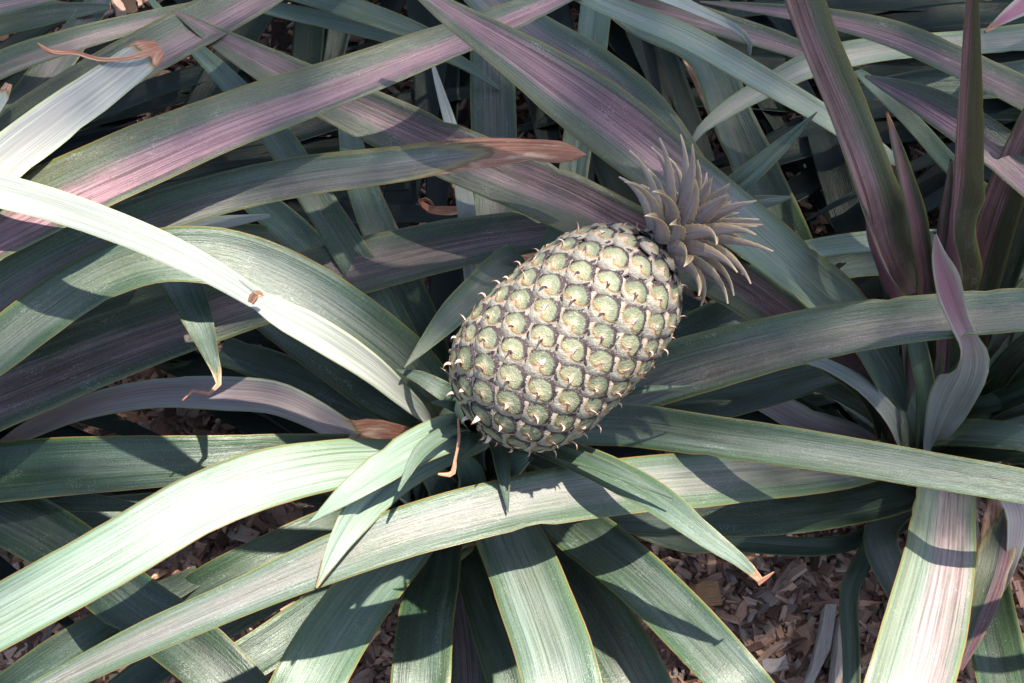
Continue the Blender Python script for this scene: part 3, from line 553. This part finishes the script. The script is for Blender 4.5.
# low leaves between the plants, coloured dark to stand for deep shade
def low_leaf(pl, tx, ty, th, wpx):
    q = P(tx, ty, th); b = pl.location; d = Vector((q.x - b.x, q.y - b.y, 0)); L = d.length; d.normalize()
    sd = Vector((-d.y, d.x, 0)) * random.uniform(-.06, .06); wm = wpx / FPX * 1.5
    A = [[b.x, b.y, .03, wm * .8, 0, 0, 0], [*(b + d * L * .35 + sd + Vector((0, 0, th * .9))), wm, 0, 0, 0], [*(b + d * L * .7 + sd + Vector((0, 0, th * 1.1))), wm, 0, 0, 0], [*q, wm * .9, 0, 0, 0], [*(q + d * .16 - Vector((0, 0, th * .35))), .001, 0, 0, 0]]
    s_, O = catmull(A, 40); rows = []
    for k in range(40):
        T = (Vector(O[min(k+1, 39), :3]) - Vector(O[max(k-1, 0), :3])).normalized(); nb = Vector((0, 0, 1)); nb = (nb - T * nb.dot(T)).normalized()
        rows.append((Vector(O[k, :3]), T.cross(nb), nb, max(O[k, 3] * .5, .0004), 0))
    LC[0] += 1
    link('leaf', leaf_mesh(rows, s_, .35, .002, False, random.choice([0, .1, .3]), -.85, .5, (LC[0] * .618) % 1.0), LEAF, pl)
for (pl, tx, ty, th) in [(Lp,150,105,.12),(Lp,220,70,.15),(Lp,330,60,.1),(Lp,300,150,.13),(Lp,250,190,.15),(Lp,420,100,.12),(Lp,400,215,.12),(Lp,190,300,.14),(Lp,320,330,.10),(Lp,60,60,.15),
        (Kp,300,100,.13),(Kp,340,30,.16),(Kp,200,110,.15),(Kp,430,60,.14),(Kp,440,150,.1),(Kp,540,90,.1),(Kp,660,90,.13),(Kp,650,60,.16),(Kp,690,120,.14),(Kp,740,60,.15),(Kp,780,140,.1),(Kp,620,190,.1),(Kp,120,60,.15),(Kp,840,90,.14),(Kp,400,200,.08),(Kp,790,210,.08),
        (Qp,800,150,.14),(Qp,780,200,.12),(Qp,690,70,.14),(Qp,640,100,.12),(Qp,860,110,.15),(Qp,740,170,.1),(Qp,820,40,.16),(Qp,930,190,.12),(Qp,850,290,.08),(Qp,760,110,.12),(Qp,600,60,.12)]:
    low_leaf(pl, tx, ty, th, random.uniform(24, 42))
for k, (x, y, lab) in enumerate([(-.75, 1.05, 'pineapple plant at the far left back, seen as dark leaves under the top left corner'), (.45, 1.35, 'pineapple plant at the far back, dark leaves along the top edge right of centre')]):
    pl = empty('pineapple_plant', (x, y, 0), lab, 'pineapple plant', 'pineapple plants')
    filler(pl, [(180 + i * 12 + (60 if k == 0 else 0), random.uniform(.5, .85), random.uniform(.032, .045), random.uniform(35, 65), random.uniform(-40, -5), random.choice([0, .2, .6]), random.choice([-.9, -.75, -.5])) for i in range(14)])
    filler(pl, [(random.uniform(0, 360), random.uniform(.5, .7), .04, random.uniform(60, 82), random.uniform(-5, 30), .3, .2) for i in range(9)])

for (x, y, lab) in [(-1.15, -.55, 'nearest added pineapple plant past the lower left, outside the picture'), (-.45, -1.15, 'added pineapple plant to the left behind the viewer, outside the picture'), (.50, -1.1, 'added pineapple plant to the right behind the viewer, outside the picture'),
        (1.15, -.45, 'added pineapple plant past the lower right, outside the picture'), (1.55, .35, 'added pineapple plant well past the right edge, outside the picture'), (-1.55, .45, 'added pineapple plant well past the left edge, outside the picture')]:
    pl = empty('pineapple_plant', (x, y, 0), lab, 'pineapple plant', 'pineapple plants')  # unseen ring of plants, added to block low sky light from the sides
    filler(pl, [(i * 137.5, random.uniform(.5, .75), .045, 84 - i * 1.2, 50 - i * 3.2, random.choice([0, .3, .7]), random.choice([0, .3])) for i in range(26)])

# ------------------------------------------------------------------ fruit
def colour_material(name, rough=.5, bump=.0006, nscale=220, spec=.4):
    m, t, b = newmat(name); g = N(t)
    at = g.attr('tone'); tc = g.n('ShaderNodeTexCoord').outputs['Object']
    n1 = g.noise(tc, nscale, 4, .65); n2 = g.noise(tc, nscale * 4, 2, .6)
    c = g.mix(g.ramp(n1, .3, .7, 0, .38), at.outputs['Color'], g.mix(1., at.outputs['Color'], (.55, .52, .46), 'MULTIPLY'))
    c = g.mix(g.ramp(n2, .56, .74, 0, .30), c, (.62, .62, .56))
    g.put(b.inputs['Base Color'], c); b.inputs['Roughness'].default_value = rough; b.inputs['Specular IOR Level'].default_value = spec
    bp = g.n('ShaderNodeBump'); bp.inputs['Distance'].default_value = bump; g.put(bp.inputs['Height'], g.math('ADD', n1, g.math('MULTIPLY', n2, .5))); g.put(b.inputs['Normal'], bp.outputs[0])
    return m
RIND = colour_material('fruit_rind', .62, .0010)
AX = (RGT * .725 + UPV * .688 - FWD * .06).normalized()
FC = P(568, 335, .45)
HL = 129 / FPX; HW = 81.5 / FPX
def mixc(a, b, t):
    t = min(max(t, 0), 1); return tuple(a[i] * (1 - t) + b[i] * t for i in range(3))
def sstep(a, b, x):
    t = min(max((x - a) / (b - a), 0), 1); return t * t * (3 - 2 * t)
def build_fruit():
    ax = AX; e1 = ax.cross(Vector((0, 0, 1))).normalized(); e2 = ax.cross(e1).normalized()
    def rad(t):                       # t in -1..1 along the axis, slightly fuller towards the base
        r = (1 - abs(t) ** 3.1) ** .5 if abs(t) < 1 else 0
        return HW * r * (1 - .075 * t)
    def surf(t, th):
        t = min(max(t, -.9999), .9999)
        return FC + ax * (HL * t) + (e1 * math.cos(th) + e2 * math.sin(th)) * rad(t)
    V, F, C = [], [], []
    # core
    nt_, nr = 48, 64
    for i in range(nt_ + 1):
        t = -math.cos(math.pi * i / nt_)
        for j in range(nr):
            p = surf(t, 2 * math.pi * j / nr); V.append(FC + (p - FC) * .965); C.append((.055, .035, .035, 1))
    for i in range(nt_):
        for j in range(nr):
            a = i * nr + j; b = i * nr + (j + 1) % nr; F.append((a, b, b + nr, a + nr))
    # arrange eyes by equal area on a golden spiral
    ts = np.linspace(-.985, .985, 800)
    area = []
    for t in ts:
        dr = (rad(t + .002) - rad(t - .002)) / .004
        area.append(rad(t) * math.hypot(HL, dr))
    cum = np.cumsum(area); cum = cum / cum[-1]
    NE = 172; tot_area = 2 * math.pi * np.sum(area) * (ts[1] - ts[0])
    cell = math.sqrt(tot_area / NE)
    ga = math.radians(137.508)
    for k in range(NE):
        t0 = float(np.interp((k + .5) / NE, cum, ts)); th0 = k * ga
        rnd = random.Random(k * 13 + 5)
        c = surf(t0, th0)
        dT = (surf(t0 + .004, th0) - surf(t0 - .004, th0)).normalized()
        rr = (e1 * math.cos(th0) + e2 * math.sin(th0)); dB = ax.cross(rr).normalized()
        nm = dB.cross(dT); 
        if nm.dot(c - FC) < 0: nm = -nm
        nm.normalize()
        endf = sstep(.62, .98, t0)            # eyes shrink towards the crown
        r = cell * .53 * (1 - .18 * endf) * rnd.uniform(.93, 1.06); rot = rnd.uniform(-.16, .16)
        rB = r * 1.18; rT = r * 1.05
        hexa = rnd.uniform(0, 6.28); dome_h = rnd.uniform(.15, .22)
        def dome_z(f): return r * (dome_h * max(0, 1 - min(f, 1) ** 5) ** .6 - .06)
        # position on curved surface for local coords
        def loc(s_, b_, z):
            return surf_local(s_, b_, z)
        L = math.hypot(HL, (rad(t0 + .002) - rad(t0 - .002)) / .004)
        def surf_local(s_, b_, z):
            s_, b_ = s_ * math.cos(rot) - b_ * math.sin(rot), s_ * math.sin(rot) + b_ * math.cos(rot)
            tt = t0 + s_ / L; tt = min(max(tt, -.998), .998)
            rr_ = max(rad(t0), HW * .22)
            p = surf(tt, th0 + b_ / rr_)
            return p + nm * z
        # dome
        i0 = len(V); na, nrg = 26, 10
        red = rnd.uniform(.4, 1)
        gtone = mixc((.09, .115, .065), (.165, .18, .12), rnd.random())
        gtone = mixc(gtone, (.30, .29, .17), .35 * rnd.random())
        for q in range(nrg + 1):
            f = q / nrg
            for j in range(na):
                a = 2 * math.pi * j / na
                ex = math.copysign(abs(math.cos(a)) ** .78, math.cos(a)); ey = math.copysign(abs(math.sin(a)) ** .85, math.sin(a))
                wob = 1 + .045 * math.cos(5 * a + hexa) * f; ex *= wob; ey *= wob
                s_ = ex * rT * f * (1.08 if ex > 0 else 1); b_ = ey * rB * f * (1 - .10 * ex)
                z = dome_z(f) - r * .14 * sstep(.75, 1, f) * max(ex, 0)
                z += r * .035 * math.cos(a * 5 + k) * f * (1 - f) + r * .03 * noise.noise(Vector((s_ * 380, b_ * 380, k)))
                z += r * .06 * math.exp(-(((s_ + r * .22) ** 2 + b_ ** 2) / (r * .2) ** 2))
                V.append(surf_local(s_, b_, z))
                fz = f + .16 * noise.noise(Vector((s_ * 300, b_ * 300, k * 3.)))
                cc = mixc((.27, .265, .19), gtone, sstep(.05, .5, fz))
                cc = mixc(cc, (.40, .27, .09), .7 * rnd.random() * sstep(.6, .15, math.hypot(s_ + r * .35, b_ * .7) / r))
                cc = mixc(cc, (.34, .085, .03), red * sstep(.19, .07, math.hypot(s_ + r * .22, b_ * .8) / r))
                sp = noise.noise(Vector((s_ * 1300 + k, b_ * 1300, k)))
                cc = mixc(cc, (.22, .12, .07), sstep(.35, .55, sp) * .6)
                cc = mixc(cc, (.030, .016, .020), sstep(.68, .77, f + .10 * max(ex, 0) - .05 * max(-ex, 0)))   # dark rim, wider towards the crown
                C.append((*cc, 1))
        for q in range(nrg):
            for j in range(na):
                a = i0 + q * na + j; b = i0 + q * na + (j + 1) % na
                F.append((a, a + na, b + na, b))
        # bract: a pale cup round the base side of the eye with a tan margin, drawn to a point over its middle
        i0 = len(V); nA, nR = 24, 8
        point = rnd.uniform(.54, .70)
        for q in range(nA + 1):
            aa = -1 + 2 * q / nA; ang = aa * math.radians(104)
            rin = .97 - (point + .18) * max(0, 1 - abs(aa) * .98) ** 1.1 + .03 * noise.noise(Vector((aa * 4, k, 1)))
            for j in range(nR + 1):
                f = j / nR
                rr2 = rin + (1.30 - rin) * f * (1 - .16 * abs(aa))
                s_ = -math.cos(ang) * rr2 * rT; b_ = math.sin(ang) * rr2 * rB * (.98)
                z = dome_z(min(rr2, .97)) + r * (.055 - .30 * max(0, rr2 - .92) - .02 * f) + r * .05 * max(0, 1 - f * 6)
                z += r * .06 * max(0, 1 - abs(aa) * 2.2) * (1 - f) + r * .035 * noise.noise(Vector((s_ * 420, b_ * 420, k + 7)))
                V.append(surf_local(s_, b_, z))
                cc = mixc((.20, .18, .145), (.33, .305, .25), .5 + .8 * noise.noise(Vector((s_ * 350, b_ * 350, k))))
                cc = mixc(cc, (.20, .13, .14), .6 * sstep(.5, .85, f)); cc = mixc(cc, (.040, .022, .026), sstep(.78, .92, f))
                cc = mixc(cc, (.30, .12, .03), sstep(.22, .07, f) * (.95 - .2 * abs(aa)))
                cc = mixc(cc, (.56, .36, .27), .85 * sstep(.30, .05, abs(aa)) * sstep(.45, .1, f))
                C.append((*cc, 1))
        for q in range(nA):
            for j in range(nR):
                a = i0 + q * (nR + 1) + j; F.append((a, a + nR + 1, a + nR + 2, a + 1))
        # curled papery spine at the point
        i0 = len(V); ns, nb = 9, 6
        curl = rnd.uniform(.2, 1.3); sway = rnd.uniform(-.25, .25); tl = rnd.uniform(.35, .75) * (1.25 if t0 < .1 else 1.0)
        sgn = 1 if rnd.random() < .35 else -1
        px_ = -(.82 - point) * rT; py_ = 0; pz = r * .17; el = math.radians(rnd.uniform(25, 60))
        for q in range(ns + 1):
            f = q / ns
            for j in range(nb):
                a = 2 * math.pi * j / nb
                w2 = r * (.24 * (1 - f) ** 1.0 + .010)
                V.append(surf_local(px_ + math.sin(a) * w2 * .35, py_ + math.cos(a) * w2, pz + math.sin(a) * w2 * .2))
                cc = mixc((.60, .44, .38), (.44, .17, .08), sstep(.3, .9, f) * rnd.uniform(.5, 1)); C.append((*cc, 1))
            st_ = r * tl / ns
            el += math.radians(16) * curl * -sgn * (1 if sgn < 0 else .6)
            px_ += math.cos(el) * st_; pz += math.sin(el) * st_; py_ += sway * st_
        for q in range(ns):
            for j in range(nb):
                a = i0 + q * nb + j; b = i0 + q * nb + (j + 1) % nb; F.append((a, b, b + nb, a + nb))
    me = bpy.data.meshes.new('fruit'); me.from_pydata(V, [], F)
    ca = me.color_attributes.new('tone', 'FLOAT_COLOR', 'POINT'); ca.data.foreach_set('color', np.array(C, float).ravel())
    me.polygons.foreach_set('use_smooth', [True] * len(F)); me.update()
    return link('fruit', me, RIND, M), e1, e2
FR, E1, E2 = build_fruit()
FR['label'] = 'unripe grey green pineapple lying tilted to the right'

# crown
def crown_material():
    m, t, b = newmat('crown_leaf'); g = N(t)
    uv = g.n('ShaderNodeUVMap', uv_map='uv').outputs[0]; sp = g.n('ShaderNodeSeparateXYZ'); g.put(sp.inputs[0], uv); u, v = sp.outputs[0], sp.outputs[1]
    p2 = g.attr('par2'); s3 = g.n('ShaderNodeSeparateXYZ'); g.put(s3.inputs[0], p2.outputs['Vector']); under, band, seed = s3.outputs
    sd = g.math('MULTIPLY', seed, 31.)
    st = g.noise(g.vec(g.math('MULTIPLY', u, 12), g.math('MULTIPLY_ADD', v, 25, sd), sd), 1, 4, .65)
    bl = g.noise(g.vec(g.math('MULTIPLY', u, 3), g.math('MULTIPLY_ADD', v, 90, sd), sd), 1, 4, .65)
    c = g.mix(g.ramp(st, .3, .7), (.085, .048, .030), (.40, .275, .195))
    c = g.mix(g.ramp(bl, .4, .65, 0, .7), c, (.17, .185, .11))
    c = g.mix(g.math('MULTIPLY', under, .55), c, (.33, .25, .27))
    ed = g.math('SUBTRACT', .5, g.math('ABSOLUTE', g.math('SUBTRACT', u, .5)))
    ed = g.math('ADD', ed, g.math('MULTIPLY', g.math('SUBTRACT', bl, .5), .10))
    c = g.mix(g.ramp(ed, .02, .18, .9, 0.), c, (.40, .26, .13))
    c = g.mix(g.ramp(ed, .0, .03, .7, 0.), c, (.58, .46, .30))
    tp = g.attr('par'); s4 = g.n('ShaderNodeSeparateXYZ'); g.put(s4.inputs[0], tp.outputs['Vector'])
    c = g.mix(s4.outputs[2], c, (.52, .38, .27))
    g.put(b.inputs['Base Color'], c); b.inputs['Roughness'].default_value = .5
    bp = g.n('ShaderNodeBump'); bp.inputs['Distance'].default_value = .0008; g.put(bp.inputs['Height'], st); g.put(b.inputs['Normal'], bp.outputs[0])
    return m
CROWN = crown_material()
def build_crown():
    global LC
    top = FC + AX * (HL * .97)
    cax = (AX * 1.0 + RGT * .10 + UPV * .0).normalized()
    f1 = cax.cross(Vector((0, 0, 1))).normalized(); f2 = cax.cross(f1).normalized()
    NL = 50; rnd = random.Random(11)
    for k in range(NL):
        q = k / (NL - 1)                 # 0 outer/basal .. 1 innermost
        th = k * math.radians(137.508)
        rad_dir = f1 * math.cos(th) + f2 * math.sin(th)
        pos = top + cax * (.002 + .026 * q) + rad_dir * (.013 * (1 - q * .75))
        a0 = math.radians(30 + 42 * q)             # start elevation above the plane
        a1 = math.radians(-46 + 104 * q ** 1.1 + rnd.uniform(-20, 20))
        L = (.022 + .037 * math.sin(math.pi * min(1, q * .80 + .12))) * rnd.uniform(.85, 1.15)
        wd = (.0165 - .002 * q) * rnd.uniform(.9, 1.1)
        n = 30; c = pos.copy(); rows = []; ss = []
        sb = rnd.uniform(-.25, .25)
        for i in range(n):
            x = i / (n - 1); el = a0 + (a1 - a0) * x ** 1.3
            rd = (rad_dir + f1.lerp(f2, .5) * 0).normalized(); side = cax.cross(rd).normalized()
            rd2 = (rd + side * sb * x).normalized()
            T = (rd2 * math.cos(el) + cax * math.sin(el)).normalized()
            if i: c = c + T * (L / (n - 1))
            sdv = T.cross(cax * math.cos(el) - rd2 * math.sin(el)).normalized(); nmv = sdv.cross(T).normalized()
            if nmv.dot(cax * math.cos(el) - rd2 * math.sin(el)) < 0: nmv = -nmv
            ww = wd * (1 - x ** 1.35) * (.75 + .25 * min(1, x * 5)) * (1 + .05 * ((i % 3 == 0) * 2 - 1)) + .0003
            rows.append((c.copy(), sdv, nmv, ww * .5, sstep(.82, 1, x))); ss.append(x * L)
        LC[0] += 1
        me = leaf_mesh(rows, ss, .85, .0009, False, .5, .3, .5, (LC[0] * .618) % 1.0, .0, 1.5, nu=8)
        link('crown_leaf', me, CROWN, FR)
build_crown()

# stalk
def build_stalk():
    b0 = Vector((mb.x, mb.y, 0)); e = FC - AX * (HL * .93)
    V, F, C = [], [], []; n = 24; nr = 14
    for i in range(n + 1):
        t = i / n
        m1 = b0 + Vector((0, 0, .26))
        p = b0 * (1 - t) ** 2 + m1 * 2 * t * (1 - t) + e * t * t
        d = ((m1 - b0) * (1 - t) + (e - m1) * t).normalized(); s1 = d.cross(Vector((0, 1, 0.1))).normalized(); s2 = d.cross(s1)
        r = .026 * (1 - t) ** 2 + .0125
        for j in range(nr):
            a = 2 * math.pi * j / nr; V.append(p + (s1 * math.cos(a) + s2 * math.sin(a)) * r * (1 + .05 * noise.noise(p * 80 + Vector((j, 0, 0))))); C.append((.20, .24, .15, 1))
    for i in range(n):
        for j in range(nr):
            a = i * nr + j; b = i * nr + (j + 1) % nr; F.append((a, b, b + nr, a + nr))
    me = bpy.data.meshes.new('stalk'); me.from_pydata(V, [], F)
    ca = me.color_attributes.new('tone', 'FLOAT_COLOR', 'POINT'); ca.data.foreach_set('color', np.array(C, float).ravel())
    me.polygons.foreach_set('use_smooth', [True] * len(F))
    link('stalk', me, RIND, M)
build_stalk()

# ------------------------------------------------------------------ loose dry leaf strip
def loose_strip(pts, label):
    A = P(*pts[0][:3]); e = empty('dry_leaf', A, label, 'dry leaf')
    leaf(e, pts, cup=.7, thick=.001, wave=4, name='blade')
loose_strip([(470,208,.24,5,0,1),(445,212,.25,9,10,1),(425,208,.26,6,30,1),(420,200,.265,4,40,1),(428,199,.265,3,60,1),(434,207,.26,1.5,60,1)], 'curled brown dry leaf strip caught among the leaves above left of the fruit')
loose_strip([(181,637,.21,2.5,0,1),(195,655,.212,3,10,1),(210,672,.212,3,20,1),(222,690,.21,2,20,1)], 'thin orange dry strip lying on the dark leaf at lower left')

# ------------------------------------------------------------------ shade caster added overhead, unseen, out of the frame
def bark():
    m, t, b = newmat('bark'); g = N(t); tc = g.n('ShaderNodeTexCoord').outputs['Object']
    n1 = g.noise(tc, 14, 6, .7); g.put(b.inputs['Base Color'], g.mix(n1, (.06, .045, .035), (.20, .16, .13))); b.inputs['Roughness'].default_value = .9
    bp = g.n('ShaderNodeBump'); bp.inputs['Distance'].default_value = .02; g.put(bp.inputs['Height'], n1); g.put(b.inputs['Normal'], bp.outputs[0]); return m
def tree_leaf_mat():
    m, t, b = newmat('tree_leaf'); g = N(t); tc = g.n('ShaderNodeTexCoord').outputs['Object']
    n1 = g.noise(tc, 6, 3, .6); g.put(b.inputs['Base Color'], g.mix(n1, (.04, .085, .025), (.09, .13, .045))); b.inputs['Roughness'].default_value = .5; return m
def tube(V, F, p0, p1, r0, r1, nr=10, n=8, bend=.1):
    d = (p1 - p0); s1 = d.cross(Vector((.3, .2, 1))).normalized(); s2 = d.cross(s1).normalized(); i0 = len(V)
    for i in range(n + 1):
        t = i / n; p = p0.lerp(p1, t) + s1 * math.sin(t * math.pi) * bend * d.length; r = r0 + (r1 - r0) * t
        for j in range(nr):
            a = 2 * math.pi * j / nr; V.append(p + (s1 * math.cos(a) + s2 * math.sin(a)) * r)
    for i in range(n):
        for j in range(nr):
            a = i0 + i * nr + j; b = i0 + i * nr + (j + 1) % nr; F.append((a, b, b + nr, a + nr))
def inpoly(x, y, poly):
    c = False; n = len(poly)
    for i in range(n):
        x1, y1 = poly[i]; x2, y2 = poly[(i + 1) % n]
        if (y1 > y) != (y2 > y) and x < (x2 - x1) * (y - y1) / (y2 - y1) + x1: c = not c
    return c
def build_added_tree():
    tr = empty('added_shade_tree', (1.2, 4.2, 0), 'unseen broadleaf shade caster added behind the bed, its bough spread above the plants', 'added_shade_tree')
    BK = bark(); V, F = [], []
    tube(V, F, Vector((1.2, 4.2, -.05)), Vector((1.1, 4.0, 4.2)), .19, .13, 14, 14, .02)
    me = bpy.data.meshes.new('trunk'); me.from_pydata(V, [], F); me.polygons.foreach_set('use_smooth', [True] * len(F)); link('trunk', me, BK, tr)
    for (x, y, z) in [(.9, 1.0, 5.05), (2.0, .9, 5.05), (.2, 1.7, 5.1), (1.2, 2.2, 5.2), (2.9, 1.8, 5.1)]:
        V, F = [], []; tube(V, F, Vector((1.1, 4.0, 4.1)), Vector((x, y, z)), .08, .012, 10, 12, .06)
        me = bpy.data.meshes.new('branch'); me.from_pydata(V, [], F); me.polygons.foreach_set('use_smooth', [True] * len(F)); link('branch', me, BK, tr)
    # canopy leaves added only where shade is wanted on the plants
    H0 = .38
    poly_px = [(-700, 225), (-100, 228), (110, 232), (250, 262), (430, 320), (500, 362), (620, 385), (760, 428), (900, 455), (1100, 470), (1900, 480), (2400, -250), (-1100, -250)]
    holes = []
    poly = []
    for (x, y) in poly_px:
        q = P(x, y, H0)
        poly.append((q.x, q.y))
    rnd = random.Random(4); V, F = [], []
    poly2 = [(P(a, b, H0).x, P(a, b, H0).y) for a, b in [(-300,335),(60,335),(200,372),(262,395),(262,410),(250,425),(180,455),(60,515),(-60,580),(-300,680)]]
    tz = 5.0
    for i in range(58000):
        gx = rnd.uniform(-1.6, 2.4); gy = rnd.uniform(-.7, 2.2); z = tz + rnd.uniform(-.10, .16)
        x = gx + SUN.x / SUN.z * (z - H0); y = gy + SUN.y / SUN.z * (z - H0)
        jx = gx + .025 * noise.noise(Vector((gx * 9, gy * 9, 0))); jy = gy + .025 * noise.noise(Vector((gx * 9, gy * 9, 7)))
        if not (inpoly(jx, jy, poly) or inpoly(jx, jy, poly2)): continue
        if rnd.random() > 1.0 + .5 * noise.noise(Vector((gx * 6, gy * 6, 3))): continue
        L = rnd.uniform(.03, .05); R = Matrix.Rotation(rnd.uniform(0, 6.28), 3, 'Z') @ Matrix.Rotation(rnd.gauss(0, .45), 3, 'X') @ Matrix.Rotation(rnd.gauss(0, .45), 3, 'Y')
        c = Vector((x, y, z)); i0 = len(V)
        for (a, b) in ((-.5, 0), (-.2, .2), (.15, .2), (.5, 0), (.15, -.2), (-.2, -.2)):
            V.append(c + R @ Vector((a * L, b * L * 1.2, .08 * L * abs(b) * 5)))
        F.append((i0, i0+1, i0+2, i0+3, i0+4, i0+5))
    me = bpy.data.meshes.new('crown'); me.from_pydata(V, [], F); link('crown', me, tree_leaf_mat(), tr)
build_added_tree()
